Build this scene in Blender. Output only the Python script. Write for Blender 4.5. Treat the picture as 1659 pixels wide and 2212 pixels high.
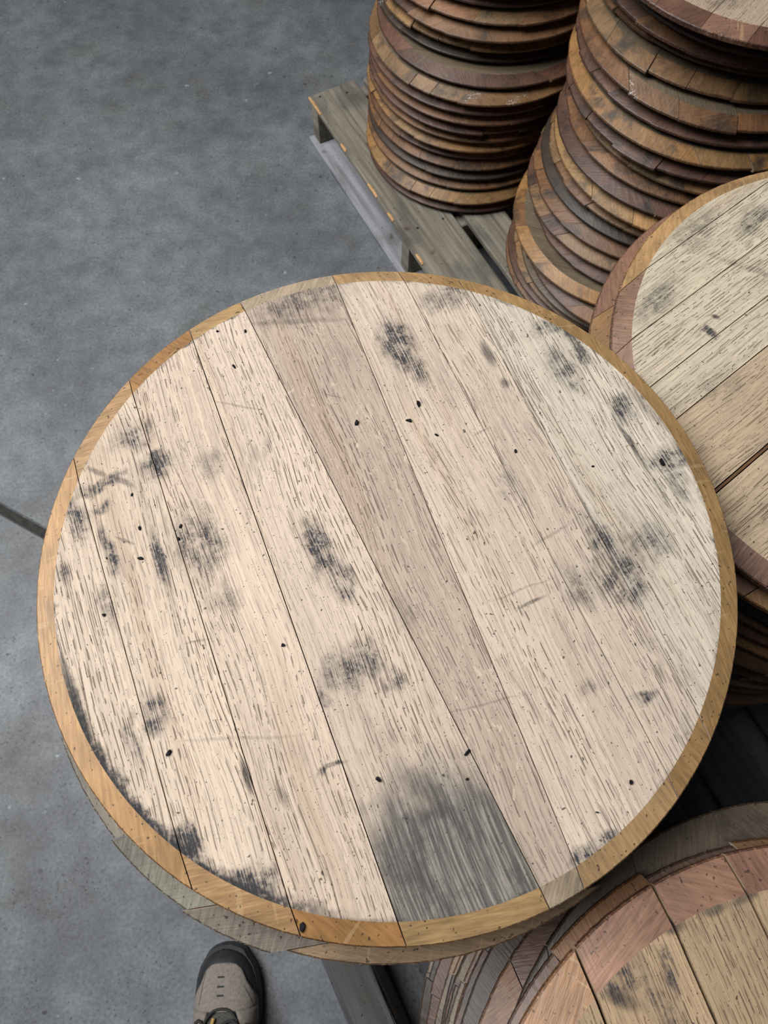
import bpy, bmesh, math, random
from mathutils import Matrix, Vector
for o in list(bpy.data.objects): bpy.data.objects.remove(o, do_unlink=True)
scene = bpy.context.scene
col = scene.collection
# ------------------------------------------------------------------ camera
FPX = 1450.0
TX, TY, CZ = 0.38151, -0.0049, 1.4267
cam_d = bpy.data.cameras.new('camera'); cam = bpy.data.objects.new('camera', cam_d); col.objects.link(cam)
cam_d.sensor_fit = 'VERTICAL'; cam_d.sensor_height = 36.0; cam_d.lens = 36.0 * FPX / 2212.0
cam_d.clip_start = 0.01
cam.matrix_world = Matrix.Translation((0, 0, CZ)) @ Matrix.Rotation(TX, 4, 'X') @ Matrix.Rotation(TY, 4, 'Y')
cam_d.dof.use_dof = True; cam_d.dof.focus_distance = 0.60; cam_d.dof.aperture_fstop = 13.0
scene.camera = cam
# ------------------------------------------------------------------ light
world = bpy.data.worlds.new('world'); scene.world = world; world.use_nodes = True
bg = world.node_tree.nodes['Background']
bg.inputs[0].default_value = (0.80, 0.90, 1.0, 1); bg.inputs[1].default_value = 0.055
def area(name, loc, target, size, power, colr):
    d = bpy.data.lights.new(name, 'AREA'); d.shape = 'RECTANGLE'; d.size = size[0]; d.size_y = size[1]
    d.energy = power; d.color = colr
    o = bpy.data.objects.new(name, d); col.objects.link(o); o.location = loc
    o.rotation_euler = (Vector(target) - Vector(loc)).to_track_quat('-Z', 'Y').to_euler()
    return o
area('overhead_light', (-1.7, 0.75, 3.4), (0.0, 0.4, 0.5), (2.0, 2.0), 170, (1.0, 0.965, 0.93))
area('overhead_light', (-2.6, 0.2, 3.6), (0.0, 0.3, 0.3), (1.6, 1.6), 45, (0.86, 0.93, 1.0))
vs = scene.view_settings
vs.view_transform = 'Standard'; vs.look = 'None'; vs.gamma = 1.0; vs.use_curve_mapping = False; vs.exposure = -0.14
# ------------------------------------------------------------------ data measured from the place
STAINS=[(-0.1709,0.0798,0.0318,0.0182,0.0,0.75),(-0.1392,0.0865,0.0266,0.0089,0.0,0.5),(-0.2469,0.0142,0.0213,0.052,0.0,0.4),(-0.2048,0.1403,0.0167,0.0286,0.0,0.4),(-0.1317,0.1507,0.0158,0.0036,0.0,1.0),(-0.0989,0.1508,0.0061,0.0026,0.0,1.0),(-0.1379,-0.1526,0.0142,0.0162,0.0,0.7),(-0.1706,-0.1639,0.0166,0.0207,0.0,0.55),(-0.1291,-0.2253,0.0117,0.0047,0.0,1.2),(-0.1126,-0.2221,0.0231,0.0096,0.0,0.6),(-0.1135,-0.2031,0.0058,0.0097,0.0,0.6),(-0.0722,-0.2055,0.026,0.0052,0.0,0.75),(-0.0542,-0.1711,0.0278,0.0059,0.0,0.7),(-0.0334,-0.2184,0.0214,0.0053,0.0,0.45),(-0.0574,-0.1382,0.0339,0.0226,0.0,0.5),(-0.0144,-0.0525,0.03,0.0131,0.0,0.65),(0.0171,-0.0449,0.0219,0.0091,0.0,0.55),(0.0792,-0.0612,0.0187,0.0238,0.0,0.7),(0.0933,-0.0882,0.0099,0.005,0.0,0.55),(0.1016,-0.0371,0.0134,0.0084,0.0,0.45),(0.0561,-0.2058,0.0196,0.0098,0.0,0.6),(0.0696,-0.2228,0.0192,0.0064,0.0,0.45),(0.1473,-0.2044,0.0148,0.0083,0.0,0.85),(0.1842,-0.1722,0.0115,0.0187,0.0,0.9),(0.0624,0.1582,0.0265,0.0095,0.0,0.65),(0.0947,0.1567,0.0257,0.022,0.0,0.55),(0.0748,0.189,0.0227,0.0227,0.0,0.4),(-0.0961,0.2064,0.0312,0.0134,0.0,0.45),(-0.039,0.2348,0.0171,0.0107,0.0,0.65),(0.0177,0.2446,0.0163,0.0184,0.0,0.65),(-0.1038,0.2268,0.0271,0.009,0.0,0.5),(0.0441,0.2419,0.0139,0.01,0.0,0.4),(0.1778,0.1288,0.005,0.0117,0.0,0.5),(0.1596,0.0928,0.0084,0.0084,0.0,0.35),(0.2547,0.0375,0.0088,0.0147,0.0,0.8),(0.2543,0.0589,0.0059,0.0089,0.0,0.5),(0.1394,-0.1,0.0031,0.0125,0.0,0.6),(-0.1385,0.2145,0.0116,0.0209,0.0,0.5),(-0.135,-0.1961,0.0059,0.0218,0.0,0.55),(0.0877,0.1197,0.0218,0.0145,0.0,0.35),(-0.0072,-0.1345,0.0144,0.0144,0.0,0.3),(-0.0671,-0.2431,0.0146,0.0051,0.0,0.5),(-0.1214,-0.1116,0.0202,0.0121,0.0,0.3),(0.0548,-0.0102,0.0214,0.0107,0.0,0.2),(-0.0087,0.1112,0.0239,0.0119,0.0,0.2),(0.037,-0.2548,0.0467,0.003,0.07,1.0),(0.0981,-0.2425,0.0321,0.0031,0.384,1.0),(0.1372,-0.2234,0.0225,0.0024,0.558,0.8),(0.1857,-0.1809,0.0339,0.002,0.804,0.9),(0.258,-0.0226,0.029,0.0008,1.535,0.3),(0.2313,-0.1198,0.0376,0.0017,1.132,0.6),(0.0201,0.2596,0.0221,0.0033,0.023,0.7),(-0.0348,0.2526,0.0427,0.0031,0.243,0.5),(-0.113,0.2279,0.0366,0.0033,0.246,0.5),(0.086,0.0836,0.0139,0.0011,1.606,0.8),(0.0509,0.1596,0.0606,0.0007,3.112,0.7),(-0.0965,0.1632,0.1236,0.0006,3.12,0.7),(-0.004,0.2236,0.0316,0.0017,0.044,1.0),(0.0401,0.2244,0.0236,0.0008,-0.017,0.8),(-0.2281,0.0054,0.0526,0.0023,1.249,0.45),(0.042,0.1235,0.0232,0.0012,-1.397,0.4),(-0.0627,0.1125,0.0098,0.0008,1.628,0.5),(0.1228,-0.1566,0.0162,0.0019,0.005,1.0),(0.1428,-0.1371,0.0121,0.0022,0.189,0.5),(-0.1191,-0.0598,0.0087,0.0021,-0.039,0.5),(-0.1431,0.0073,0.0105,0.0006,0.908,0.5),(-0.1639,-0.0721,0.0231,0.0009,1.001,0.4),(0.0739,0.0809,0.0321,0.0007,-1.589,0.4),(0.0959,-0.1539,0.0512,0.001,1.223,0.3),(0.1399,0.0181,0.037,0.0007,1.406,0.35),(0.0051,0.0701,0.0307,0.0008,2.976,0.4),(-0.1314,-0.1816,0.0136,0.002,0.795,0.8),(-0.1475,-0.199,0.0116,0.002,0.716,0.8),(-0.0804,-0.1923,0.0103,0.0009,0.826,0.7),(0.0181,-0.162,0.0108,0.0007,1.388,0.5)]
CH=[(-0.1104,0.0162,0.0032),(-0.0953,0.0586,0.0032),(-0.0355,0.1299,0.0025),(0.0202,0.2382,0.0036),(0.0453,-0.103,0.0029),(0.0867,-0.2022,0.0029),(0.1584,-0.0717,0.0032),(0.1656,-0.0069,0.0025),(0.1815,-0.0146,0.0022),(-0.0654,-0.1526,0.0025),(-0.0751,-0.1484,0.0022),(-0.1164,-0.1776,0.0018),(-0.0711,-0.209,0.0014),(-0.0857,-0.1789,0.0022),(-0.0739,0.0747,0.0022),(-0.1079,0.0722,0.0036),(-0.2448,-0.0663,0.0018),(-0.2033,-0.0635,0.0022),(0.2228,-0.1509,0.0036),(0.2263,0.0901,0.0025),(0.2344,0.0592,0.0014),(-0.0272,-0.2213,0.0022),(-0.0608,-0.1846,0.0029),(0.0013,0.1833,0.0018),(-0.2355,-0.043,0.0022)]

LXY = [(0.222, 1.582), (0.22, 1.577), (0.226, 1.598), (0.227, 1.601), (0.227, 1.599), (0.228, 1.605), (0.228, 1.596), (0.232, 1.595), (0.23, 1.589), (0.229, 1.582), (0.229, 1.579), (0.232, 1.57), (0.246, 1.588), (0.246, 1.63), (0.247, 1.62), (0.247, 1.608), (0.247, 1.617), (0.247, 1.631), (0.25, 1.622), (0.246, 1.63), (0.25, 1.62)]
BXY = [(0.566, 1.184), (0.565, 1.18), (0.576, 1.155), (0.58, 1.133), (0.585, 1.113), (0.554, 1.16), (0.595, 1.176), (0.583, 1.192), (0.587, 1.203), (0.598, 1.21), (0.609, 1.205), (0.61, 1.193), (0.61, 1.199), (0.619, 1.209), (0.627, 1.207), (0.607, 1.202), (0.603, 1.206), (0.61, 1.222), (0.608, 1.219), (0.61, 1.249), (0.622, 1.27), (0.608, 1.242), (0.618, 1.224), (0.592, 1.197)]
# ------------------------------------------------------------------ node helpers
class NT:
    def __init__(s, name):
        s.m = bpy.data.materials.new(name); s.m.use_nodes = True; s.t = s.m.node_tree; s.n = s.t.nodes; s.l = s.t.links
        s.bsdf = s.n['Principled BSDF']
    def put(s, sock, v):
        if v is None: return
        if isinstance(v, bpy.types.NodeSocket): s.l.new(v, sock)
        else: sock.default_value = v
    def node(s, typ, ins=(), out=0, **kw):
        nd = s.n.new(typ)
        for k, v in kw.items(): setattr(nd, k, v)
        for i, v in (ins.items() if isinstance(ins, dict) else enumerate(ins)): s.put(nd.inputs[i], v)
        return nd.outputs[out]
    def math(s, op, a, b=None, clamp=False): return s.node('ShaderNodeMath', (a, b), operation=op, use_clamp=clamp)
    def vmath(s, op, a, b=None, out=0): return s.node('ShaderNodeVectorMath', (a, b), out=out, operation=op)
    def sstep(s, v, a, b, c=0.0, d=1.0):
        return s.node('ShaderNodeMapRange', {0: v, 1: a, 2: b, 3: c, 4: d}, interpolation_type='SMOOTHSTEP')
    def lin(s, v, a, b, c=0.0, d=1.0): return s.node('ShaderNodeMapRange', {0: v, 1: a, 2: b, 3: c, 4: d})
    def noise(s, vec, sc=(1, 1, 1), scale=1.0, detail=2.0, rough=0.5, dist=0.0):
        if sc != (1, 1, 1): vec = s.vmath('MULTIPLY', vec, sc)
        return s.node('ShaderNodeTexNoise', {'Vector': vec, 'Scale': scale, 'Detail': detail, 'Roughness': rough, 'Distortion': dist})
    def mix(s, f, a, b, mode='MIX'):
        nd = s.n.new('ShaderNodeMix'); nd.data_type = 'RGBA'; nd.blend_type = mode; nd.clamp_factor = True
        s.put(nd.inputs[0], f); s.put(nd.inputs[6], a); s.put(nd.inputs[7], b); return nd.outputs[2]
    def attr(s, name, out='Color'):
        nd = s.n.new('ShaderNodeAttribute'); nd.attribute_type = 'OBJECT'; nd.attribute_name = name; return nd.outputs[out]
    def bump(s, h, strength, dist):
        nd = s.n.new('ShaderNodeBump'); nd.inputs['Strength'].default_value = strength; nd.inputs['Distance'].default_value = dist
        s.l.new(h, nd.inputs['Height']); s.l.new(nd.outputs[0], s.bsdf.inputs['Normal'])
    def done(s, colr, rough=0.7, spec=0.3):
        s.put(s.bsdf.inputs['Base Color'], colr); s.put(s.bsdf.inputs['Roughness'], rough); s.bsdf.inputs['Specular IOR Level'].default_value = spec
        return s.m
def c4(r, g, b): return (r, g, b, 1.0)
def objcoord(s):
    P = s.node('ShaderNodeTexCoord', out=3)
    rnd = s.node('ShaderNodeObjectInfo', out=s_out_random)
    off = s.node('ShaderNodeCombineXYZ', (s.math('MULTIPLY', rnd, 13.7), s.math('MULTIPLY', rnd, 7.3), s.math('MULTIPLY', rnd, 91.1)))
    return P, s.vmath('ADD', P, off), rnd
# index of the Random output of Object Info
_t = bpy.data.materials.new('probe'); _t.use_nodes = True
_n = _t.node_tree.nodes.new('ShaderNodeObjectInfo'); s_out_random = [o.name for o in _n.outputs].index('Random'); bpy.data.materials.remove(_t)
# ------------------------------------------------------------------ materials
def face_material(name, stains=(), grey=None, dirt=0.5, ring=None):
    s = NT(name); P, Q, rnd = objcoord(s)
    warp = s.node('ShaderNodeTexNoise', {'Vector': Q, 'Scale': 7.0, 'Detail': 1.0}, out=1)
    warp = s.vmath('MULTIPLY', s.vmath('SUBTRACT', warp, (0.5, 0.5, 0.5)), (0.0, 0.016, 0.0))
    G = s.vmath('ADD', Q, warp)
    band = s.sstep(s.noise(G, (2.5, 60, 1), detail=2), 0.40, 0.60)
    # rows of open pores along the growth rings
    sep = s.node('ShaderNodeSeparateXYZ', (G,), out=1)
    ph = s.math('ADD', s.math('MULTIPLY', sep, 285.0), s.math('MULTIPLY', s.noise(G, (7, 60, 1), detail=1), 2.6))
    tri = s.math('ABSOLUTE', s.math('SUBTRACT', s.math('FRACT', ph), 0.5))
    row = s.sstep(tri, 0.06, 0.15, 1.0, 0.0)
    dash = s.sstep(s.noise(G, (85, 300, 1), detail=1.0), 0.47, 0.53)
    por = s.math('MAXIMUM', s.math('MULTIPLY', row, dash), s.sstep(s.noise(G, (38, 1500, 1), detail=1.0), 0.61, 0.65, 0.0, 0.8))
    por = s.math('MULTIPLY', por, s.lin(band, 0, 1, 0.36, 1.0))
    streak = s.noise(G, (3, 420, 1), detail=4)
    tone = s.attr('face_tone')
    v = s.math('ADD', s.lin(streak, 0.3, 0.7, 0.84, 1.12), s.lin(s.noise(Q, (5, 10, 1), detail=3), 0.3, 0.7, -0.09, 0.09))
    c = s.mix(1.0, tone, s.node('ShaderNodeCombineXYZ', (v, v, v)), 'MULTIPLY')
    warm = s.sstep(s.noise(G, (2.2, 38, 1), detail=2), 0.52, 0.75)
    c = s.mix(s.math('MULTIPLY', warm, 0.26), c, c4(0.40, 0.265, 0.165))
    c = s.mix(s.math('MULTIPLY', por, 0.80), c, c4(0.095, 0.064, 0.045))
    # pale medullary flecks
    fl = s.sstep(s.noise(G, (70, 160, 1), detail=1, dist=1.2), 0.66, 0.74)
    c = s.mix(s.math('MULTIPLY', fl, s.attr('fleck', 'Fac')), c, c4(0.62, 0.53, 0.42))
    # grime with a shape of its own, caught in the grain
    gr = s.sstep(s.noise(Q, (11, 17, 1), detail=6, rough=0.65), 0.54, 0.76)
    gr = s.math('MULTIPLY', gr, s.sstep(s.noise(G, (25, 260, 1), detail=2), 0.36, 0.62, 0.25, 1.0))
    c = s.mix(s.math('MULTIPLY', gr, dirt), c, c4(0.085, 0.078, 0.075))
    if stains:
        wob = s.node('ShaderNodeTexNoise', {'Vector': P, 'Scale': 42.0, 'Detail': 4.0}, out=1)
        PW = s.vmath('ADD', P, s.vmath('MULTIPLY', s.vmath('SUBTRACT', wob, (0.5, 0.5, 0.5)), (0.034, 0.018, 0.0)))
        wob2 = s.vmath('ADD', P, s.vmath('MULTIPLY', s.vmath('SUBTRACT', wob, (0.5, 0.5, 0.5)), (0.005, 0.0022, 0.0)))
        acc = accs = None
        for (x, y, a, b, r, k) in stains:
            thin = b < 0.0042
            mp = s.n.new('ShaderNodeMapping'); mp.vector_type = 'TEXTURE'
            s.l.new(wob2 if thin else PW, mp.inputs[0])
            mp.inputs['Location'].default_value = (x, y, 0); mp.inputs['Rotation'].default_value = (0, 0, r)
            mp.inputs['Scale'].default_value = (a * 1.25, b * (1.9 if thin else 1.3), 1000.0)
            d = s.vmath('LENGTH', mp.outputs[0], out=1)
            f = s.sstep(d, 0.25, 1.0, k, 0.0)
            if thin: accs = f if accs is None else s.math('MAXIMUM', accs, f)
            else: acc = f if acc is None else s.math('MAXIMUM', acc, f)
        lines = s.sstep(s.noise(G, (26, 1100, 1), detail=2, rough=0.6), 0.40, 0.60)
        tex = s.math('MULTIPLY', s.lin(s.math('MAXIMUM', lines, por), 0, 1, 0.42, 1.0), s.sstep(s.noise(P, scale=420.0, detail=3, rough=0.7), 0.30, 0.58, 0.45, 1.0))
        tex = s.math('MULTIPLY', tex, s.sstep(s.noise(P, scale=75.0, detail=4, rough=0.6), 0.34, 0.60, 0.35, 1.0))
        if acc is not None: c = s.mix(s.math('MULTIPLY', s.math('MULTIPLY', acc, tex), 2.3, True), c, c4(0.040, 0.040, 0.046))
        if accs is not None: c = s.mix(s.math('MULTIPLY', accs, s.lin(tex, 0, 1, 0.55, 1.0)), c, c4(0.04, 0.036, 0.036))
    if grey:
        mp = s.n.new('ShaderNodeMapping'); mp.vector_type = 'TEXTURE'
        s.l.new(s.vmath('ADD', P, s.vmath('MULTIPLY', s.vmath('SUBTRACT', s.node('ShaderNodeTexNoise', {'Vector': P, 'Scale': 40.0, 'Detail': 4.0}, out=1), (0.5, 0.5, 0.5)), (0.05, 0.03, 0))), mp.inputs[0])
        mp.inputs['Location'].default_value = (grey[0], grey[1], 0); mp.inputs['Scale'].default_value = (grey[2], grey[3], 1000)
        f = s.sstep(s.vmath('LENGTH', mp.outputs[0], out=1), 0.55, 1.0, 1.0, 0.0)
        f = s.math('MULTIPLY', f, s.attr('weathered', 'Fac'))
        gc = s.mix(s.sstep(s.noise(G, (28, 560, 1), detail=3), 0.40, 0.68), c4(0.075, 0.072, 0.070), c4(0.26, 0.245, 0.215))
        gc = s.mix(s.math('MULTIPLY', s.sstep(s.noise(P, scale=24.0, detail=6, rough=0.72), 0.42, 0.62), 0.75), gc, c4(0.040, 0.039, 0.042))
        c = s.mix(s.math('MULTIPLY', f, 0.93), c, gc)
    if ring:
        rad = s.vmath('LENGTH', s.vmath('MULTIPLY', P, (1, 1, 0)), out=1)
        dr = s.vmath('DOT_PRODUCT', s.vmath('NORMALIZE', s.vmath('MULTIPLY', P, (1, 1, 0))), (math.cos(ring), math.sin(ring), 0), out=1)
        rad = s.math('ADD', rad, s.lin(s.noise(P, scale=70.0, detail=4, rough=0.65), 0.3, 0.7, -0.004, 0.004))
        f1 = s.math('MULTIPLY', s.sstep(rad, 0.2505, 0.2580), s.sstep(dr, 0.80, 0.95))
        f2 = s.math('MULTIPLY', s.sstep(rad, 0.2575, 0.2605), s.sstep(s.noise(P, scale=16.0, detail=3), 0.42, 0.62, 0.0, 0.8))
        c = s.mix(s.math('MULTIPLY', s.math('MAXIMUM', f1, f2), s.sstep(s.noise(P, scale=240.0, detail=3, rough=0.7), 0.3, 0.55, 0.45, 1.0)), c, c4(0.030, 0.030, 0.034))
    sp = s.sstep(s.noise(Q, (1, 1, 1), scale=260.0, detail=1), 0.735, 0.77)
    sp = s.math('MAXIMUM', sp, s.sstep(s.noise(Q, scale=620.0, detail=1), 0.70, 0.75))
    c = s.mix(s.math('MULTIPLY', sp, 0.8), c, c4(0.02, 0.02, 0.02))
    s.bump(s.math('SUBTRACT', s.math('MULTIPLY', streak, 0.5), por), 0.55, 0.0006)
    return s.done(c, 0.72, 0.25)
def edge_material(name, moss=0.6, ray=0.3, dull=1.0):
    s = NT(name); P, Q, rnd = objcoord(s)
    tone = s.attr('edge_tone')
    if dull < 1: tone = s.mix(s.sstep(s.noise(Q, scale=500.0, detail=2), 0.52, 0.66), s.mix(1.0, tone, c4(dull, dull * 0.85, dull * 0.75), 'MULTIPLY'), tone)
    rot = s.n.new('ShaderNodeVectorRotate'); rot.rotation_type = 'Z_AXIS'; s.l.new(Q, rot.inputs['Vector'])
    s.l.new(s.math('MULTIPLY', rnd, 6.28), rot.inputs['Angle']); K = rot.outputs[0]
    lines = s.noise(K, (420, 45, 60), detail=2, rough=0.6)
    v = s.math('ADD', s.lin(lines, 0.35, 0.68, 0.78, 1.16), s.lin(s.noise(Q, scale=18.0, detail=4), 0.3, 0.7, -0.24, 0.24))
    c = s.mix(1.0, tone, s.node('ShaderNodeCombineXYZ', (v, v, v)), 'MULTIPLY')
    rays = s.sstep(s.noise(K, (14, 150, 30), detail=1), 0.67, 0.71)
    rays = s.math('MULTIPLY', rays, s.math('GREATER_THAN', s.math('FRACT', s.math('MULTIPLY', rnd, 17.0)), 0.45))
    c = s.mix(s.math('MULTIPLY', rays, ray), c, c4(0.50, 0.36, 0.20))
    mo = s.sstep(s.noise(Q, scale=15.0, detail=6, rough=0.68), 0.48, 0.68)
    c = s.mix(s.math('MULTIPLY', mo, moss), c, c4(0.030, 0.026, 0.022))
    sp = s.sstep(s.noise(Q, scale=300.0, detail=1), 0.68, 0.73)
    c = s.mix(s.math('MULTIPLY', sp, 0.75), c, c4(0.02, 0.016, 0.014))
    dust = s.math('MULTIPLY', s.sstep(s.noise(Q, scale=11.0, detail=2), 0.72, 0.80), s.sstep(s.noise(Q, scale=420.0, detail=1), 0.55, 0.68))
    c = s.mix(dust, c, c4(0.60, 0.58, 0.56))
    s.bump(lines, 0.6, 0.0007)
    return s.done(c, 0.46, 0.45)
M_FACE = face_material('oak_face', dirt=0.75)
M_FACE_C = face_material('oak_face_clean', [(-0.0943, 0.1523, 0.0052, 0.0022, -0.9, 1.0), (-0.1106, 0.144, 0.011, 0.0046, -1.2, 0.75), (-0.0695, 0.1348, 0.0016, 0.0012, 0, 1.0), (-0.1246, 0.2016, 0.045, 0.016, 0.2, 0.4), (-0.027, 0.2393, 0.04, 0.02, 0, 0.3), (0.0379, 0.2124, 0.03, 0.015, 0.4, 0.45), (-0.1488, 0.0963, 0.03, 0.02, 0, 0.2), (-0.02, 0.17, 0.05, 0.0035, -1.1, 0.35), (-0.2, -0.03, 0.05, 0.02, -0.6, 0.3), (-0.14, 0.015, 0.05, 0.014, -0.5, 0.3)], dirt=0.2)
M_FACE_D = face_material('oak_face_worn', [(-0.2365, -0.0835, 0.018, 0.016, 0.5, 0.55), (-0.2229, -0.085, 0.016, 0.004, 0.9, 0.9), (-0.2512, -0.0761, 0.016, 0.0012, 1.0, 0.8), (-0.244, -0.09, 0.016, 0.0012, 1.0, 0.8), (-0.2500, -0.0319, 0.012, 0.0035, 1.4, 0.9), (-0.2505, 0.0, 0.012, 0.003, 1.5, 0.8), (-0.2495, 0.026, 0.014, 0.003, 1.6, 0.9), (-0.21, -0.06, 0.04, 0.010, 0.2, 0.4), (-0.2298, -0.0478, 0.02, 0.006, 0, 0.5), (-0.2329, -0.1373, 0.012, 0.01, 0, 0.5)], dirt=0.32)
M_EDGE = edge_material('oak_edge_old', 0.85, 0.08)
M_EDGE_MAIN = edge_material('oak_edge_cut', 0.12)
M_EDGE_D = edge_material('oak_edge_rosy', 0.18, 0.35)
M_EDGE_SOOT = edge_material('oak_edge_sooty', 0.8, 0.5)
M_RIM = edge_material('oak_rim_frayed', 0.35, 0.0, 0.42)
def pallet_material(name, ca, cb):
    s = NT(name); P, Q, rnd = objcoord(s)
    st = s.noise(Q, (4, 95, 40), detail=4, rough=0.6)
    c = s.mix(s.lin(st, 0.3, 0.7), c4(*ca), c4(*cb))
    c = s.mix(s.math('MULTIPLY', s.sstep(s.noise(Q, (6, 14, 10), detail=4), 0.5, 0.75), 0.75), c, c4(0.07, 0.068, 0.06))
    kn = s.sstep(s.noise(Q, scale=16.0, detail=1), 0.70, 0.76)
    c = s.mix(s.math('MULTIPLY', kn, 0.8), c, c4(0.08, 0.055, 0.035))
    c = s.mix(s.math('MULTIPLY', s.sstep(s.noise(Q, scale=130.0, detail=1), 0.70, 0.74), 0.8), c, c4(0.02, 0.02, 0.02))
    s.bump(st, 0.6, 0.001); return s.done(c, 0.85, 0.2)
def floor_material():
    s = NT('concrete'); P = s.node('ShaderNodeTexCoord', out=3)
    a = s.noise(P, scale=2.3, detail=6, rough=0.6); b = s.noise(P, scale=16.0, detail=6, rough=0.65); f = s.noise(P, scale=150.0, detail=3)
    c = s.mix(s.sstep(a, 0.30, 0.70), c4(0.108, 0.116, 0.126), c4(0.172, 0.187, 0.205))
    c = s.mix(s.math('MULTIPLY', s.sstep(s.noise(P, scale=3.4, detail=4), 0.5, 0.72), 0.35), c, c4(0.12, 0.122, 0.10))
    v = s.math('MULTIPLY', s.lin(b, 0.3, 0.7, 0.74, 1.26), s.lin(f, 0.3, 0.7, 0.80, 1.20))
    c = s.mix(1.0, c, s.node('ShaderNodeCombineXYZ', (v, v, v)), 'MULTIPLY')
    pits = s.math('MAXIMUM', s.sstep(s.noise(P, scale=62.0, detail=3), 0.64, 0.71), s.sstep(s.noise(P, scale=170.0, detail=1), 0.67, 0.72))
    pits = s.math('MULTIPLY', pits, s.sstep(s.noise(P, scale=6.0, detail=3), 0.38, 0.62))
    c = s.mix(s.math('MULTIPLY', pits, 0.75), c, c4(0.035, 0.036, 0.038))
    wh = s.sstep(s.noise(P, scale=33.0, detail=3), 0.69, 0.78)
    c = s.mix(s.math('MULTIPLY', wh, 0.6), c, c4(0.42, 0.45, 0.48))
    s.bump(s.math('SUBTRACT', b, pits), 0.35, 0.002)
    return s.done(c, s.lin(a, 0.3, 0.7, 0.62, 0.45), 0.35)
def plain(name, c, rough=0.7, var=0.35, scale=80.0, spec=0.3, bump=0.3):
    s = NT(name); P, Q, rnd = objcoord(s)
    n = s.noise(Q, scale=scale, detail=4, rough=0.6); v = s.lin(n, 0.3, 0.7, 1 - var, 1 + var)
    cc = s.mix(1.0, c4(*c), s.node('ShaderNodeCombineXYZ', (v, v, v)), 'MULTIPLY')
    s.bump(n, bump, 0.001); return s.done(cc, rough, spec)
M_PALLET = pallet_material('weathered_pine', (0.120, 0.106, 0.085), (0.30, 0.275, 0.225)); M_PALLET_B = pallet_material('bleached_pine', (0.16, 0.17, 0.185), (0.36, 0.375, 0.40)); M_PALLET_SHADE = pallet_material('shade_toned_pine', (0.040, 0.041, 0.045), (0.105, 0.108, 0.118)); M_FLOOR = floor_material()  # third pine is for the front pallet: shadow under the stacks painted into its colour
M_FRESH = plain('fresh_pine_wear', (0.50, 0.30, 0.14)); M_NAIL = plain('rusty_steel', (0.03, 0.025, 0.022), 0.5)
M_JOINT = plain('joint_filler', (0.035, 0.033, 0.03), 0.9)
M_CHAR = plain('charcoal', (0.006, 0.007, 0.010), 0.7, 0.5, 600, 0.2)
M_SUEDE = plain('taupe_suede', (0.205, 0.182, 0.16), 0.85, 0.22, 220); M_RUBBER = plain('black_rubber', (0.022, 0.024, 0.026), 0.55, 0.3, 90)
M_MESH = plain('grey_mesh', (0.075, 0.073, 0.065), 0.9, 0.5, 500, bump=0.8); M_LACE = plain('dark_lace', (0.03, 0.03, 0.03), 0.8, 0.4, 700); M_SOCK = plain('grey_sock', (0.12, 0.12, 0.12), 0.95, 0.3, 500)
M_TAG = plain('yellow_thread', (0.45, 0.27, 0.08), 0.8)
# ------------------------------------------------------------------ object helpers
def mesh_from(name, verts, faces, mats, mi=None, smooth=False):
    me = bpy.data.meshes.new(name); me.from_pydata(verts, [], faces); me.validate()
    for m in mats: me.materials.append(m)
    if mi and len(mi) == len(me.polygons): me.polygons.foreach_set('material_index', mi)
    if smooth: me.polygons.foreach_set('use_smooth', [True] * len(me.polygons))
    bm = bmesh.new(); bm.from_mesh(me); bmesh.ops.recalc_face_normals(bm, faces=bm.faces); bm.to_mesh(me); bm.free()
    me.update(); return me
def link(name, me, parent=None, loc=(0, 0, 0), rot=(0, 0, 0)):
    o = bpy.data.objects.new(name, me); col.objects.link(o); o.location = loc; o.rotation_euler = rot
    if parent: o.parent = parent
    return o
def tag(o, label=None, cat=None, group=None, kind=None):
    if label: o['label'] = label
    if cat: o['category'] = cat
    if group: o['group'] = group
    if kind: o['kind'] = kind
    return o
def box_verts(x0, x1, y0, y1, z0, z1, b=0.0):
    """a box with chamfered long edges along X when b > 0 (8-sided section)"""
    if b <= 0: sec = [(y0, z0), (y1, z0), (y1, z1), (y0, z1)]
    else: sec = [(y0 + b, z0), (y1 - b, z0), (y1, z0 + b), (y1, z1 - b), (y1 - b, z1), (y0 + b, z1), (y0, z1 - b), (y0, z0 + b)]
    n = len(sec); v = [(x0, y, z) for y, z in sec] + [(x1, y, z) for y, z in sec]
    f = [tuple(range(n)), tuple(range(n, 2 * n))] + [(i, (i + 1) % n, n + (i + 1) % n, n + i) for i in range(n)]
    return v, f
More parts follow.
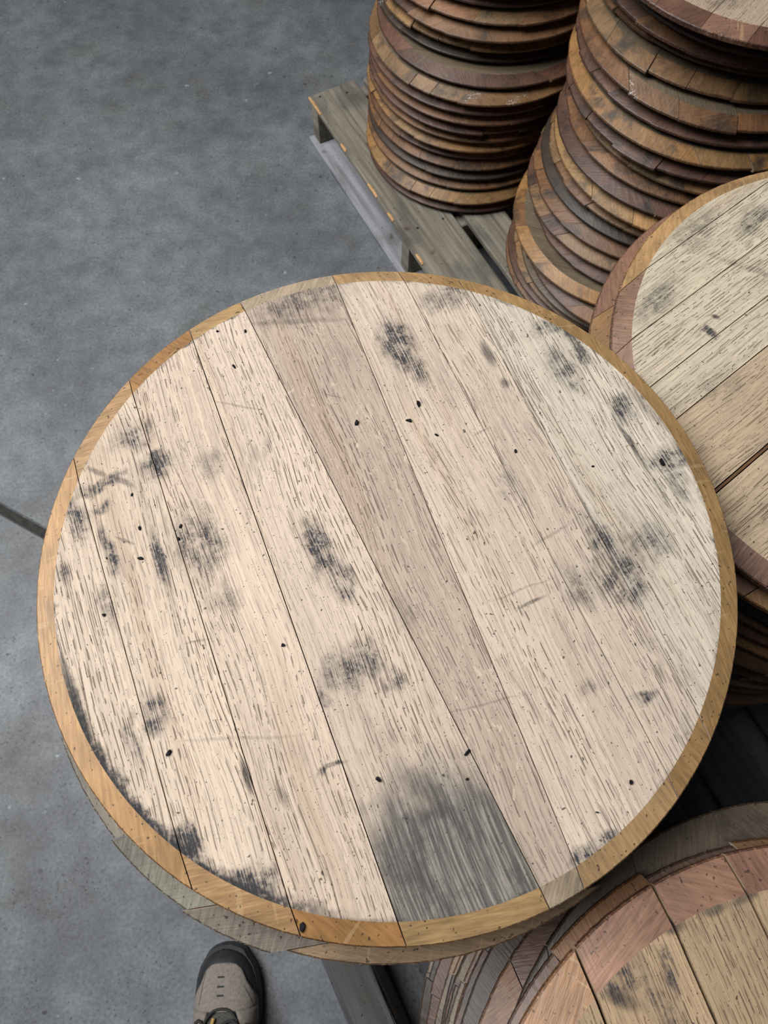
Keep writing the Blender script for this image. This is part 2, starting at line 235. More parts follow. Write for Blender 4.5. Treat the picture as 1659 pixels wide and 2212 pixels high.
# ------------------------------------------------------------------ barrel heads
def line_y(l, x): (xa, ya), (xb, yb) = l; return ya + (yb - ya) * (x - xa) / (xb - xa)
def hit(l, r, side):
    """crossing of a nearly horizontal line with the circle r on the -x / +x side"""
    (xa, ya), (xb, yb) = l; m = (yb - ya) / (xb - xa); c = ya - m * xa
    D = r * r * (1 + m * m) - c * c
    if D < 1e-9: D = 1e-9
    x = (-m * c + side * math.sqrt(D)) / (1 + m * m); return x, m * x + c
def make_boards(R, seams, prof, n=14, gap=0.00045, dx=None, jit=0.0, seed=1, mats=(None, None)):
    """boards of a head: grain along +X. prof = rings (inset, z) from the top face to the bottom face."""
    rg = random.Random(seed); out = []
    nb = len(seams) + 1
    for i in range(nb):
        lo = seams[i - 1] if i > 0 else None; hi = seams[i] if i < nb - 1 else None
        if lo: lo = [(x, y + gap) for x, y in lo]
        if hi: hi = [(x, y - gap) for x, y in hi]
        sh = dx[i] if dx else 0.0
        rings = []
        kk = 2 * n if (lo is None or hi is None) else n
        noise = [rg.uniform(-1, 1) for _ in range(4 * kk)]
        for ri, (ins, z) in enumerate(prof):
            r = R - ins; pts = []
            def arc(p, q, ccw=True):
                a0 = math.atan2(p[1], p[0]); a1 = math.atan2(q[1], q[0])
                while a1 < a0: a1 += 2 * math.pi
                for k in range(kk):
                    a = a0 + (a1 - a0) * k / (kk - 1)
                    rr = r + (jit * noise[len(pts) % len(noise)] if 0 < k < kk - 1 and 0 < ri < len(prof) - 1 else 0.0)
                    pts.append((rr * math.cos(a) + sh, rr * math.sin(a), z))
            if lo and hi:
                arc(hit(lo, r, 1), hit(hi, r, 1)); arc(hit(hi, r, -1), hit(lo, r, -1))
            elif hi: arc(hit(hi, r, -1), hit(hi, r, 1))
            else: arc(hit(lo, r, 1), hit(lo, r, -1))
            rings.append(pts)
        N = len(rings[0]); v = [p for rgp in rings for p in rgp]; f = [tuple(range(N))]; mi = [0]
        ends = (n - 1, 2 * n - 1) if (lo and hi) else (kk - 1,)
        for a in range(len(rings) - 1):
            for k in range(N):
                k2 = (k + 1) % N
                f.append((a * N + k, a * N + k2, (a + 1) * N + k2, (a + 1) * N + k)); mi.append(0 if k in ends else (2 if 1 <= a <= 3 else 1))
        f.append(tuple(range((len(rings) - 1) * N, len(rings) * N))); mi.append(0)
        out.append(mesh_from('board', v, f, tuple(mats) + (M_RIM,), mi))
    return out
PROF = [(0.023, 0.0275), (0.0012, 0.0160), (0.0, 0.0150), (0.0, 0.0118), (0.0014, 0.0106), (0.027, 0.0)]
PROF_MAIN = [(0.0152, 0.0280), (0.0010, 0.0243), (0.0, 0.0232), (0.0, 0.0180), (0.0012, 0.0165), (0.022, 0.0)]
PROF_WIDE = [(0.026, 0.0275), (0.0012, 0.0195), (0.0, 0.0185), (0.0, 0.0135), (0.0012, 0.0120), (0.022, 0.0)]
PROF_C = [(0.0175, 0.0275), (0.0012, 0.0195), (0.0, 0.0185), (0.0, 0.0135), (0.0012, 0.0120), (0.022, 0.0)]
def flat_seams(R, ys): return [[(-R, y), (R, y)] for y in ys]
TONES = {'b': (0.200, 0.102, 0.047), 'p': (0.118, 0.060, 0.040), 'o': (0.300, 0.168, 0.065), 't': (0.240, 0.140, 0.066), 'd': (0.060, 0.040, 0.027), 'g': (0.150, 0.108, 0.070), 'r': (0.225, 0.122, 0.082)}
NAMES = {'b': 'brown', 'p': 'purplish brown', 'o': 'ochre', 't': 'tan', 'd': 'blackened dark', 'g': 'greyish', 'r': 'rosy'}
PALE = (0.60, 0.49, 0.365)
def vary(c, rg, a=0.22):
    k = 1 + rg.uniform(-a, a); h = rg.uniform(-a, a) * 0.3
    return [c[0] * k * (1 + h), c[1] * k, c[2] * k * (1 - h)]
# five shared board layouts, joint steps at the rim where boards have crept along the grain
LAYOUT = []
_rg = random.Random(11)
for q in range(5):
    ys = []; y = -0.266 + _rg.uniform(0.05, 0.08)
    while y < 0.266 - 0.05: ys.append(y); y += _rg.uniform(0.048, 0.092)
    dx = [_rg.choice((0, 0, 0, 0.0025, -0.0025, 0.004, -0.004)) for _ in range(len(ys) + 1)]
    LAYOUT.append(make_boards(0.266, flat_seams(0.266, ys), PROF, n=12, dx=dx, jit=0.0004, seed=q, mats=(M_FACE, M_EDGE)))
def add_head(meshes, loc, rotz, tone, label, group, seed, scale=(1, 1, 1), face=PALE, tones=None, faces=None):
    e = bpy.data.objects.new('barrel_head', None); col.objects.link(e); e.empty_display_size = 0.1
    e.location = loc; e.rotation_euler = (0, 0, rotz); e.scale = scale
    tag(e, label, 'barrel head', group)
    rg = random.Random(seed)
    for i, me in enumerate(meshes):
        b = bpy.data.objects.new('board', me); col.objects.link(b); b.parent = e
        t = tones[i] if tones else vary(TONES[tone] if rg.random() > 0.18 else TONES[rg.choice('bpt')], rg)
        b['edge_tone'] = [float(x) for x in t]
        b['face_tone'] = [float(x) for x in (faces[i] if faces else vary(face, rg, 0.08))]
        b['fleck'] = 0.0; b['weathered'] = 0.0
    return e
ORD = ['lowest', 'second', 'third', 'fourth', 'fifth', 'sixth', 'seventh', 'eighth', 'ninth', 'tenth', 'eleventh', 'twelfth', 'thirteenth', 'fourteenth', 'fifteenth', 'sixteenth', 'seventeenth', 'eighteenth', 'nineteenth', 'twentieth', 'twenty-first', 'twenty-second', 'twenty-third', 'twenty-fourth', 'twenty-fifth', 'twenty-sixth', 'twenty-seventh', 'twenty-eighth']
def nth(k, where): return (ORD[k] + ' head' if k == 0 else ORD[k] + ' head up') + ' in ' + where
def stack(xy, z0, T, tones, where, group, seed, R=0.266, rots=None):
    rg = random.Random(seed)
    for k, (x, y) in enumerate(xy):
        s = R / 0.266; face = (0.17, 0.135, 0.09)
        tn = tones[k % len(tones)]
        add_head(LAYOUT[rg.randrange(5)], (x, y, z0 + T * k), rg.uniform(0, 6.28), tn,
                 '%s oak barrel head, %s' % (NAMES[tn], nth(k, where)), group, seed * 100 + k, (s, s, T / 0.0275 * 0.999), face=face)
# ------------------------------------------------------------------ the setting: floor with a saw-cut joint
JA, JB = Vector((-0.871, 0.581, 0)), Vector((-0.763, 0.523, 0))
jd = (JB - JA).normalized(); jn = Vector((-jd.y, jd.x, 0)); jw = 0.009
V = []
for t in (-7.0, 7.0):
    for off, z in ((-7.0, 0), (-jw - 0.004, 0), (-jw, -0.006), (-jw, -0.02), (jw, -0.02), (jw, -0.006), (jw + 0.004, 0), (7.0, 0)):
        q = JA + jd * t + jn * off; V.append((q.x, q.y, z))
Fc = [(i, i + 1, 8 + i + 1, 8 + i) for i in range(7)]
tag(link('floor', mesh_from('floor', V, Fc, [M_FLOOR])), 'grey mottled concrete warehouse floor with a dark joint', 'floor', kind='structure')
fl = bpy.data.objects['floor']
V = []
for t in (-7.0, 7.0):
    for off, z in ((-jw + 0.0004, -0.0195), (jw - 0.0004, -0.0195), (jw - 0.0004, -0.008), (-jw + 0.0004, -0.008)):
        q = JA + jd * t + jn * off; V.append((q.x, q.y, z))
link('joint_filler', mesh_from('joint_filler', V, [(0, 1, 5, 4), (1, 2, 6, 5), (2, 3, 7, 6), (3, 0, 4, 7), (0, 1, 2, 3), (4, 5, 6, 7)], [M_JOINT]), fl)
# ------------------------------------------------------------------ pallets (deck boards along local X, stringers along local Y)
PH = 0.133
def pallet(name, corner, ang, LX, LY, deck, stringers, bottom, label, seed, mt, mb):
    e = bpy.data.objects.new(name, None); col.objects.link(e); e.location = (corner[0], corner[1], 0); e.rotation_euler = (0, 0, ang)
    tag(e, label, 'pallet', 'wooden pallets under the stacks')
    rg = random.Random(seed)
    for (a, b) in deck:
        nn = 18; x0 = rg.uniform(-0.004, 0.004); x1 = LX + rg.uniform(-0.004, 0.004)
        sec = [(a + 0.003, PH - 0.018), (b - 0.003, PH - 0.018), (b, PH - 0.015), (b, PH - 0.003), (b - 0.003, PH), (a + 0.003, PH), (a, PH - 0.003), (a, PH - 0.015)]
        v = []; f = []
        for i in range(nn):
            x = x0 + (x1 - x0) * i / (nn - 1)
            for (y, z) in sec:
                j = rg.uniform(-0.0012, 0.0012)
                ex = rg.uniform(-0.005, 0.005) if i in (0, nn - 1) else 0
                v.append((x + ex, y + j, z + rg.uniform(-0.0003, 0.0)))
        for i in range(nn - 1):
            for k in range(8): f.append((i * 8 + k, i * 8 + (k + 1) % 8, (i + 1) * 8 + (k + 1) % 8, (i + 1) * 8 + k))
        f += [tuple(range(8)), tuple(range((nn - 1) * 8, nn * 8))]
        d = link('deck_board', mesh_from('deck_board', v, f, [mt]), e)
        for sx in stringers:
            for k in range(2):
                nv = []; px = sx + rg.uniform(-0.012, 0.012); py = a + (b - a) * (0.25 + 0.5 * k) + rg.uniform(-0.01, 0.01)
                for z in (PH - 0.002, PH + 0.0003):
                    for q in range(8): nv.append((px + 0.0036 * math.cos(q * .785), py + 0.0036 * math.sin(q * .785), z))
                link('nail', mesh_from('nail', nv, [tuple(range(8)), tuple(range(8, 16))] + [(q, (q + 1) % 8, 8 + (q + 1) % 8, 8 + q) for q in range(8)], [M_NAIL]), d)
    for sx in stringers:
        v, f = box_verts(0.004, LY - 0.004, -0.019, 0.019, 0.0155, PH - 0.0185, 0.003)
        v = [(sx + y, x, z) for x, y, z in v]
        link('stringer', mesh_from('stringer', v, f, [mt]), e)
    for (a, b) in bottom:
        v, f = box_verts(0, LX, a, b, 0.0, 0.015, 0.002); link('bottom_board', mesh_from('bottom_board', v, f, [mb]), e)
    return e
UA = math.atan2(-0.888, 0.459)
p1 = pallet('pallet', (-0.198, 1.752), UA, 1.15, 1.04, [(0.0, 0.144), (0.168, 0.268), (0.33, 0.43), (0.49, 0.59), (0.65, 0.75), (0.80, 0.87), (0.90, 1.04)], (0.022, 0.56, 1.125), [(-0.012, 0.13), (0.45, 0.59), (0.91, 1.04)],
       'weathered grey wooden pallet under the two rear stacks', 3, M_PALLET, M_PALLET_B)
# pale splintered wear along the lead board's top edge
dk = [c for c in p1.children if c.name.startswith('deck_board')][0]
rg = random.Random(5)
for (a, b) in ((0.0, 0.075), (0.20, 0.23), (0.36, 0.41), (0.47, 0.50), (0.62, 0.655)):
    v = []; nn = 9
    for i in range(nn):
        x = a + (b - a) * i / (nn - 1); w = 0.0028 * math.sin(math.pi * (0.12 + 0.76 * i / (nn - 1))) * rg.uniform(0.6, 1.2)
        v += [(x, -0.0016, PH - 0.003 - w * 0.6), (x, -0.0022, PH - 0.0015), (x, 0.001, PH + 0.0012), (x, 0.002 + w, PH + 0.0006)]
    f = [(i * 4 + k, i * 4 + k + 1, i * 4 + k + 5, i * 4 + k + 4) for i in range(nn - 1) for k in range(3)] + [(i * 4 + 3, i * 4, i * 4 + 4, i * 4 + 7) for i in range(nn - 1)] + [(0, 1, 2, 3), tuple((nn - 1) * 4 + k for k in range(4))]
    link('splintered_edge', mesh_from('splintered_edge', v, f, [M_FRESH]), dk)
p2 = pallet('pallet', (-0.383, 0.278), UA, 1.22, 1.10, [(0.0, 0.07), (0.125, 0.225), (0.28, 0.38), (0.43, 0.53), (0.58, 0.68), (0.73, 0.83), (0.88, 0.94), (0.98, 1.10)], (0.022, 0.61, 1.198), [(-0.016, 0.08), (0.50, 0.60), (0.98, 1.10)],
       'shade-darkened grey wooden pallet under the front stacks, mostly hidden', 4, M_PALLET_SHADE, M_PALLET_SHADE)
# ------------------------------------------------------------------ stacks
stack(LXY, PH + 0.0006, 0.0265, 'bobdbbodpbptpdobbpdbd', 'the rear left stack', 'barrel heads in the rear left stack', 21, R=0.258)
stack(BXY[:23], PH + 0.0006, 0.0285, 'bptgpoptbdbopbtpopbtbpd', 'the rear right stack', 'barrel heads in the rear right stack', 33, R=0.262)
TOPB = make_boards(0.262, flat_seams(0.262, [-0.17, -0.095, -0.03, 0.045, 0.12, 0.185]), PROF_WIDE, n=20, jit=0.0004, seed=51, mats=(M_FACE_C, M_EDGE_D))
rg = random.Random(77)
add_head(TOPB, (0.592, 1.197, PH + 0.0006 + 0.0285 * 23), math.radians(50), 'r', 'rosy-rimmed pale barrel head on top of the rear right stack', 'barrel heads in the rear right stack', 501, face=(0.46, 0.36, 0.26),
         tones=[vary(TONES['r'], rg, 0.12), vary(TONES['p'], rg), vary(TONES['r'], rg, 0.1), vary(TONES['p'], rg), vary(TONES['r'], rg), vary(TONES['r'], rg), vary(TONES['p'], rg)])
# right stack (C)
rg = random.Random(8)
TC = (0.827 - PH - 0.0006) / 24
CXY = [(0.521 + rg.uniform(-0.007, 0.010), 0.375 + rg.uniform(-0.007, 0.010)) for _ in range(24)]
stack(CXY, PH + 0.0006, TC, 'dpbdgbpdtdbpbgdpdbopbdpb', 'the right stack', 'barrel heads in the right stack', 41, R=0.270)
C2 = make_boards(0.275, flat_seams(0.275, [-0.19, -0.11, -0.02, 0.05, 0.13, 0.20]), PROF_WIDE, n=24, jit=0.0002, seed=61, mats=(M_FACE_C, M_EDGE_D))
rg = random.Random(78)
add_head(C2, (0.486, 0.373, 0.827), math.radians(30), 't', 'tan-rimmed barrel head, second from the top of the right stack', 'barrel heads in the right stack', 601, face=(0.52, 0.42, 0.29), tones=[vary(TONES['t'] if i % 2 else TONES['r'], rg, 0.15) for i in range(7)])
CA = math.radians(38.5)
def locC(p): c, s = math.cos(-CA), math.sin(-CA); return (p[0] * c - p[1] * s, p[0] * s + p[1] * c)
cys = sorted(0.5 * (locC(a)[1] + locC(b)[1]) for a, b in (((-0.2314, 0.1229), (-0.0751, 0.2373)), ((-0.261, 0.0284), (-0.0906, 0.1652)), ((-0.2431, -0.0192), (-0.1067, 0.0906)), ((-0.2223, -0.0545), (-0.1191, 0.0329)), ((-0.2012, -0.1278), (-0.1442, -0.0836))))
cys = [cys[0] - 0.085] + cys[:4] + [cys[4]] if cys[0] > -0.13 else cys
cys = sorted(cys + [min(cys, key=lambda y: abs(y - 0.0235)) + 0.0034]); ci = [i for i in range(len(cys) - 1) if cys[i + 1] - cys[i] < 0.006][0] + 1
C1 = make_boards(0.275, flat_seams(0.275, cys), PROF_C, n=40, gap=0.0005, jit=0.00015, seed=62, mats=(M_FACE_C, M_EDGE_D))
CF = [(0.46, 0.36, 0.245)] * ci + [(0.13, 0.065, 0.03), (0.47, 0.365, 0.25), (0.58, 0.505, 0.385), (0.56, 0.49, 0.375), (0.56, 0.49, 0.37), (0.53, 0.46, 0.345), (0.52, 0.45, 0.34)]
CE = [(0.16, 0.09, 0.065)] * ci + [(0.12, 0.06, 0.03), (0.17, 0.095, 0.068), (0.25, 0.14, 0.09), (0.24, 0.14, 0.095), (0.23, 0.135, 0.09), (0.36, 0.22, 0.10), (0.36, 0.21, 0.09)]
add_head(C1, (0.5005, 0.3664, 0.855), CA, 't', 'clean pale barrel head with a knot, on top of the right stack', 'barrel heads in the right stack', 602, faces=CF, tones=CE)
# front right stack (D)
rg = random.Random(9)
TD = (0.797 - PH - 0.0006) / 23
DXY = []
for k in range(23):
    t = k / 22.0
    DXY.append((0.343 - 0.006 * t + rg.uniform(-0.008, 0.010), -0.372 + 0.062 * t + rg.uniform(-0.010, 0.010)))
stack(DXY, PH + 0.0006, TD, 'bgdbgpdbgdpdgbdbpdbpdpd', 'the front right stack', 'barrel heads in the front right stack', 52, R=0.2745)
D3 = make_boards(0.275, flat_seams(0.275, [-0.20, -0.12, -0.045, 0.04, 0.115, 0.19]), PROF_WIDE, n=30, jit=0.0002, seed=71, mats=(M_FACE, M_EDGE_SOOT))
rg = random.Random(79)
add_head(D3, (0.345, -0.290, 0.797), math.radians(-85), 'g', 'sooty grey barrel head, third from the top of the front right stack', 'barrel heads in the front right stack', 701, face=(0.2, 0.18, 0.15), tones=[vary((0.115, 0.082, 0.055), rg, 0.35) for i in range(7)])
D2 = make_boards(0.275, flat_seams(0.275, [-0.18, -0.105, -0.02, 0.07, 0.14, 0.21]), PROF, n=30, dx=[0, 0.003, 0, -0.002, 0.003, 0, 0], jit=0.0002, seed=72, mats=(M_FACE, M_EDGE_D))
add_head(D2, (0.3200, -0.3165, 0.825), math.radians(-50), 'b', 'narrow brown rim of barrel head, second from the top of the front right stack', 'barrel heads in the front right stack', 702, tones=[vary(TONES['b'] if i % 2 else (0.13, 0.075, 0.05), rg, 0.3) for i in range(7)])
DA = math.radians(-71)
def locD(p): c, s = math.cos(-DA), math.sin(-DA); return p[0] * s + p[1] * c
dys = [locD(q) for q in ((-0.1763, 0.1997), (-0.1141, 0.2353), (-0.0595, 0.259))]
dys = sorted(dys + [max(dys) + 0.075, max(dys) + 0.15, max(dys) + 0.22])
D1 = make_boards(0.278, flat_seams(0.278, dys), PROF_WIDE, n=40, gap=0.0011, jit=0.0002, seed=73, mats=(M_FACE_D, M_EDGE_D))
rg = random.Random(80)
add_head(D1, (0.3175, -0.3215, 0.853), DA, 'r', 'worn tan barrel head with reddish rim on top of the front right stack', 'barrel heads in the front right stack', 703, face=(0.40, 0.285, 0.175),
         tones=[vary((0.34, 0.185, 0.09), rg, 0.1), vary((0.24, 0.132, 0.086), rg, 0.08), vary((0.235, 0.128, 0.084), rg, 0.08), vary((0.235, 0.125, 0.084), rg, 0.1)] + [vary(TONES['r'], rg, 0.1) for _ in range(3)])
# main stack (M)
rg = random.Random(10)
TM = (0.868 - PH - 0.0006) / 26
MXY = [(-0.006 + rg.uniform(-0.006, 0.005) - (0.008 if k > 22 else 0), 0.170 + rg.uniform(-0.006, 0.006)) for k in range(26)]
stack(MXY, PH + 0.0006, TM, 'bpdtbgpb', 'the front middle stack', 'barrel heads in the front stack', 62, R=0.262)
M2A = math.radians(10)
M2 = make_boards(0.2738, flat_seams(0.2738, [-0.249, -0.2126, -0.158, -0.08, 0.0, 0.08, 0.16, 0.215]), PROF, n=40, dx=[0.004, -0.0065, -0.003, 0.0, 0.002, -0.002, 0, 0, 0], jit=0.0002, seed=81, mats=(M_FACE, M_EDGE_MAIN))
rg = random.Random(81)
add_head(M2, (-0.0013, 0.156, 0.868), M2A, 'g', 'greyish barrel head poking out just beneath the big pale head', 'barrel heads in the front stack', 801,
         tones=[vary(c, rg, 0.08) for c in ((0.30, 0.21, 0.13), (0.19, 0.165, 0.135), (0.20, 0.185, 0.15), (0.22, 0.20, 0.165), TONES['b'], TONES['t'], TONES['b'], TONES['t'], TONES['b'])])
MA = math.radians(-68.0)
MS = [[(-0.1757, -0.2151), (0.1757, -0.2115)], [(-0.229, -0.1533), (0.2278, -0.154)], [(-0.2597, -0.0893), (0.2598, -0.0925)], [(-0.2712, -0.0372), (0.2742, 0.0029)],
      [(-0.2688, 0.0527), (0.2728, 0.0295)], [(-0.2507, 0.1125), (0.2484, 0.1167)], [(-0.223, 0.1608), (0.2242, 0.1584)]]
M1 = make_boards(0.275, MS, PROF_MAIN, n=60, gap=0.0004, jit=0.00012, seed=82, mats=(M_FACE, M_EDGE_MAIN))
# each board of the big head carries the soot smudges and scratches that lie on it
for i, me in enumerate(M1):
    lo = MS[i - 1] if i > 0 else None; hi = MS[i] if i < 7 else None; mine = []
    for st in STAINS:
        x, y, a, b, r, k = st
        ext = abs(a * 1.3 * math.sin(r)) + abs(b * 1.3 * math.cos(r)) + 0.006
        if (lo is None or y + ext > line_y(lo, x)) and (hi is None or y - ext < line_y(hi, x)): mine.append(st)
    me.materials[0] = face_material('oak_face_sanded', mine, grey=(0.243, -0.045, 0.098, 0.085) if i == 3 else None, dirt=0.42, ring=math.radians(-60))
MF = [(0.58, 0.475, 0.375), (0.60, 0.492, 0.388), (0.59, 0.48, 0.38), (0.57, 0.468, 0.375), (0.44, 0.355, 0.285), (0.56, 0.465, 0.375), (0.55, 0.46, 0.37), (0.59, 0.525, 0.43)]
ME = [(0.37, 0.215, 0.092), (0.36, 0.215, 0.10), (0.28, 0.145, 0.052), (0.35, 0.225, 0.105), (0.34, 0.27, 0.19), (0.36, 0.23, 0.115), (0.33, 0.20, 0.088), (0.33, 0.20, 0.085)]
big = add_head(M1, (0.0057, 0.1751, 0.8960), MA, 'o', 'big pale sanded barrel head with soot smudges, on top of the front stack', 'barrel heads in the front stack', 802, faces=MF, tones=ME)
for b in big.children:
    i = M1.index(b.data)
    b['fleck'] = 0.55 if i == 4 else (0.12 if i in (5, 6) else 0.0); b['weathered'] = 1.0 if i == 3 else 0.0
# ------------------------------------------------------------------ charcoal chips lying on the big head
rg = random.Random(12)
cm, sm = math.cos(MA), math.sin(MA)
for i, (x, y, r) in enumerate(CH):
    n = rg.randint(5, 7); v = []
    rr = [rg.uniform(0.55, 1.1) for _ in range(n)]; el = rg.uniform(1.0, 1.9)
    for z, k in ((0.0, 1.0), (r * 0.5, 0.8)):
        for q in range(n):
            a = 6.283 * q / n; v.append((r * 0.75 * el * rr[q] * k * math.cos(a), r * 0.6 * rr[q] * k * math.sin(a), z + (rg.uniform(0, r * 0.2) if z else 0)))
    f = [tuple(range(n)), tuple(range(n, 2 * n))] + [(q, (q + 1) % n, n + (q + 1) % n, n + q) for q in range(n)]
    z = 0.9240
    if math.hypot(x, y) > 0.2598: z = 0.924 - (math.hypot(x, y) - 0.2598) * 0.26
    o = link('charcoal_chip', mesh_from('charcoal_chip', v, f, [M_CHAR]), None, (0.0057 + x * cm - y * sm, 0.1751 + x * sm + y * cm, z), (0, 0, rg.uniform(0, 3.1)))
    tag(o, 'small black charcoal chip lying on the big pale barrel head', 'charcoal chip', 'charcoal chips on the big pale head')
# ------------------------------------------------------------------ hiking shoe (toe towards +Y)
SH = bpy.data.objects.new('hiking_shoe', None); col.objects.link(SH); SH.location = (-0.268, -0.274, 0); SH.rotation_euler = (0, 0, math.radians(2))
tag(SH, 'taupe hiking shoe with black rubber toe standing on the concrete', 'shoe')
def interp(tab, s):
    for (a, va), (b, vb) in zip(tab, tab[1:]):
        if s <= b:
            t = (s - a) / (b - a); t = t * t * (3 - 2 * t) if False else t
            return va + (vb - va) * t
    return tab[-1][1]
WID = [(0, 0.004), (0.004, 0.020), (0.012, 0.033), (0.025, 0.043), (0.045, 0.050), (0.07, 0.0535), (0.10, 0.054), (0.14, 0.048), (0.18, 0.042), (0.23, 0.040), (0.27, 0.038), (0.29, 0.030), (0.298, 0.016), (0.30, 0.004)]
HGT = [(0, 0.040), (0.012, 0.053), (0.03, 0.060), (0.06, 0.068), (0.09, 0.080), (0.12, 0.098), (0.16, 0.118), (0.20, 0.125), (0.26, 0.125), (0.29, 0.118), (0.30, 0.10)]
SS = [0, 0.002, 0.005, 0.009, 0.014, 0.020, 0.028, 0.036, 0.045, 0.055, 0.065, 0.075, 0.085, 0.095, 0.105, 0.115, 0.13, 0.15, 0.17, 0.19, 0.21, 0.23, 0.25, 0.27, 0.285, 0.295, 0.299, 0.30]
def shx(s): return -0.006 * (1 - min(s / 0.1, 1)) ** 2
def surf(s, t, off=0.0):
    """t in 0..pi around the section"""
    w = interp(WID, s) + off; h = interp(HGT, s) + off; c, q = math.cos(t), math.sin(t)
    return (shx(s) + w * math.copysign(abs(c) ** 0.75, c), -s, 0.022 + (h - 0.022) * abs(q) ** 0.72)
def strip(name, mat, rows, thick=0.0, parent=SH):
    v = [p for r in rows for p in r]; m = len(rows[0]); f = [(i * m + k, i * m + k + 1, (i + 1) * m + k + 1, (i + 1) * m + k) for i in range(len(rows) - 1) for k in range(m - 1)]
    o = link(name, mesh_from(name, v, f, [mat], smooth=True), parent)
    if thick:
        md = o.modifiers.new('thickness', 'SOLIDIFY'); md.thickness = thick; md.offset = -1
    return o
NT_ = 21
THROAT = 0.078
def tmax(s):  # opening half angle of the throat
    return 0.0 if s < THROAT else min(0.75, 0.30 + (s - THROAT) * 7)
rows = [[surf(s, math.pi * k / (NT_ - 1)) for k in range(NT_)] for s in SS if s <= 0.20]
strip('toe_cap', M_RUBBER, [r for r, s in zip(rows, SS) if s <= 0.065], 0.003)
def side(sgn, s0, s1, mat, name, off):
    rr = []
    for s in [x for x in SS if s0 <= x <= s1]:
        a0 = 0.0; a1 = math.pi / 2 - (tmax(s) if s >= THROAT else -0.0)
        rr.append([surf(s, (a0 + (a1 - a0) * k / 9) if sgn > 0 else math.pi - (a0 + (a1 - a0) * k / 9), off) for k in range(10)])
    strip(name, mat, rr, 0.003)
side(1, 0.055, 0.30, M_MESH, 'quarter', 0.0); side(-1, 0.055, 0.30, M_MESH, 'quarter', 0.0)
T0 = [(0.017, 1.35), (0.020, 1.12), (0.028, 0.92), (0.045, 0.80), (0.058, 0.55), (0.07, 0.25), (0.085, 0.15), (0.12, 0.12)]
rr = []
for i in range(22):
    s = 0.017 + (THROAT + 0.004 - 0.017) * i / 21; a = interp(T0, s)
    rr.append([surf(s, a + (math.pi - 2 * a) * k / 16, 0.0022) for k in range(17)])
strip('vamp', M_SUEDE, rr, 0.002)
for sg in (1, -1):
    rr = []
    for i in range(12):
        s = THROAT + 0.004 + 0.075 * i / 11; a0 = interp(T0, s); a1 = math.pi / 2 - tmax(s)
        rr.append([surf(s, (a0 + (a1 - a0) * k / 8) if sg > 0 else math.pi - (a0 + (a1 - a0) * k / 8), 0.0022) for k in range(9)])
    strip('eyestay', M_SUEDE, rr, 0.002)
# tongue, sock, lace, stitched slots
strip('tongue', M_MESH, [[surf(s, math.pi / 2 - 0.62 + 1.24 * k / 8, -0.003 - 0.000 * s) for k in range(9)] for s in [0.066 + 0.011 * i for i in range(10)]], 0.004)
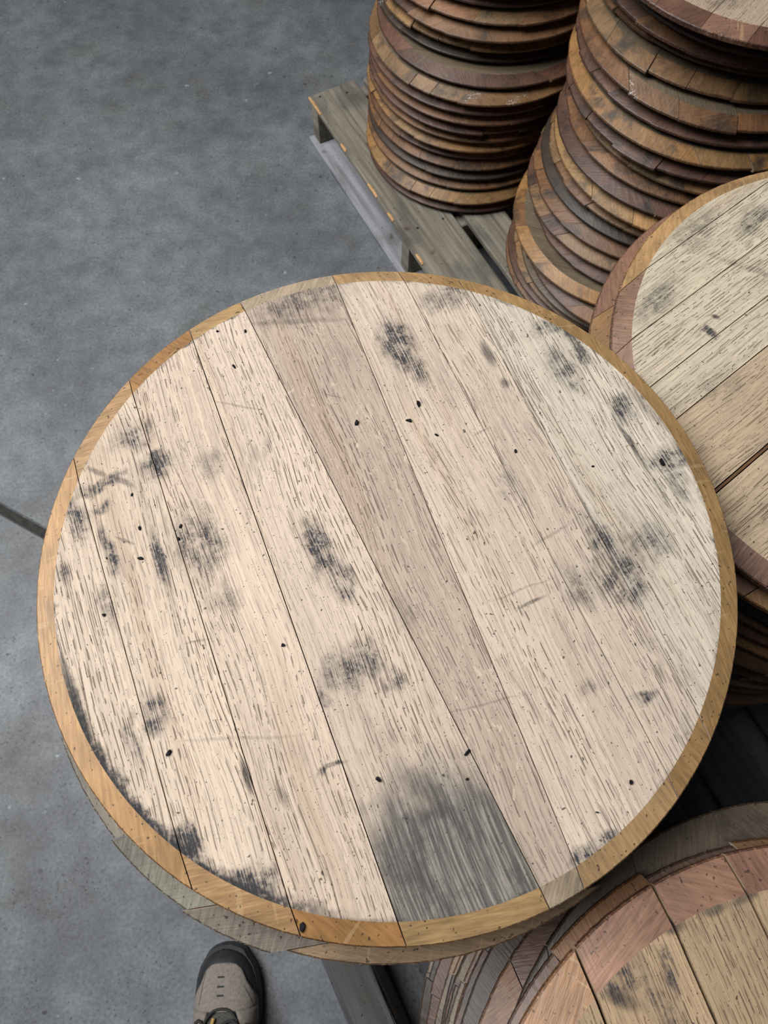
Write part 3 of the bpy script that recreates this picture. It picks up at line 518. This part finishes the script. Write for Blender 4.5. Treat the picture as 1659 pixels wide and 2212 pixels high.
# padded collar around the ankle opening, lining inside it
rings = []
for i in range(9):
    a = 6.283 * i / 8; q = 0.006 * math.cos(a); z = 0.121 + 0.009 * math.sin(a)
    rings.append([((0.034 + q) * math.cos(k * 6.283 / 24), -0.222 + (0.058 + q) * math.sin(k * 6.283 / 24), z + 0.010 * abs(math.sin(k * 6.283 / 24))) for k in range(25)])
strip('collar', M_MESH, rings)
rings = []
for rr_, z in ((1.0, 0.122), (0.97, 0.10), (0.92, 0.07), (0.85, 0.052), (0.5, 0.046), (0.02, 0.045)):
    rings.append([(0.033 * rr_ * math.cos(k * 6.283 / 24), -0.222 + 0.057 * rr_ * math.sin(k * 6.283 / 24), z) for k in range(25)])
strip('lining', M_SOCK, rings, 0.001)
def tube(name, pts, r, mat, parent=SH):
    cu = bpy.data.curves.new(name, 'CURVE'); cu.dimensions = '3D'; cu.bevel_depth = r; cu.bevel_resolution = 2; cu.resolution_u = 4
    sp = cu.splines.new('POLY'); sp.points.add(len(pts) - 1)
    for q, p in zip(sp.points, pts): q.co = (*p, 1)
    tmp = bpy.data.objects.new('tmp', cu); col.objects.link(tmp)
    me = bpy.data.meshes.new_from_object(tmp.evaluated_get(bpy.context.evaluated_depsgraph_get())); bpy.data.objects.remove(tmp)
    me.materials.clear(); me.materials.append(mat); return link(name, me, parent)
tube('throat_binding', [surf(THROAT + 0.030 * (abs(k) / 9) ** 2.0 * 1.6, math.pi / 2 + k / 9 * 0.62, 0.0035) for k in range(-9, 10)], 0.0022, M_LACE)
for j, s in enumerate((0.098, 0.112, 0.126, 0.142)):
    tube('lace', [surf(s + 0.006 * math.sin(k), math.pi / 2 + k / 6 * 0.7, 0.006) for k in range(-6, 7)], 0.0024, M_LACE)
for s in (0.036, 0.049, 0.061):
    tube('stitched_slot', [surf(s, math.pi / 2 + 0.05 + q, 0.0026) for q in (-0.055, 0, 0.055)], 0.0013, M_RUBBER)
tube('stitching', [surf(0.030 + 0.045 * k / 8, 2.18 + 0.10 * k / 8, 0.0024) for k in range(9)], 0.0005, M_MESH)
tube('stitching', [surf(0.050 + 0.030 * k / 8, 0.98 - 0.05 * k, 0.0024) for k in range(9)], 0.0005, M_MESH)
tube('pull_tab', [surf(0.090 + 0.012 * k, math.pi / 2 + 0.12 + 0.05 * k, 0.003) for k in range(3)], 0.003, M_TAG)
# sole
v = []; outl = [(shx(s) + interp(WID, s) + 0.004, -s) for s in SS] + [(shx(s) - interp(WID, s) - 0.004, -s) for s in reversed(SS)]
outl = [(x, y + (0.005 if -y < 0.01 else (-0.004 if -y > 0.29 else 0))) for x, y in outl]
n = len(outl); v = [(x, y, 0.0) for x, y in outl] + [(x, y, 0.026) for x, y in outl] + [(x * 0.94, y, 0.034) for x, y in outl]
f = [tuple(range(n)), tuple(range(2 * n, 3 * n))] + [(q + a * n, (q + 1) % n + a * n, (q + 1) % n + (a + 1) * n, q + (a + 1) * n) for a in (0, 1) for q in range(n)]
link('sole', mesh_from('sole', v, f, [M_RUBBER]), SH)
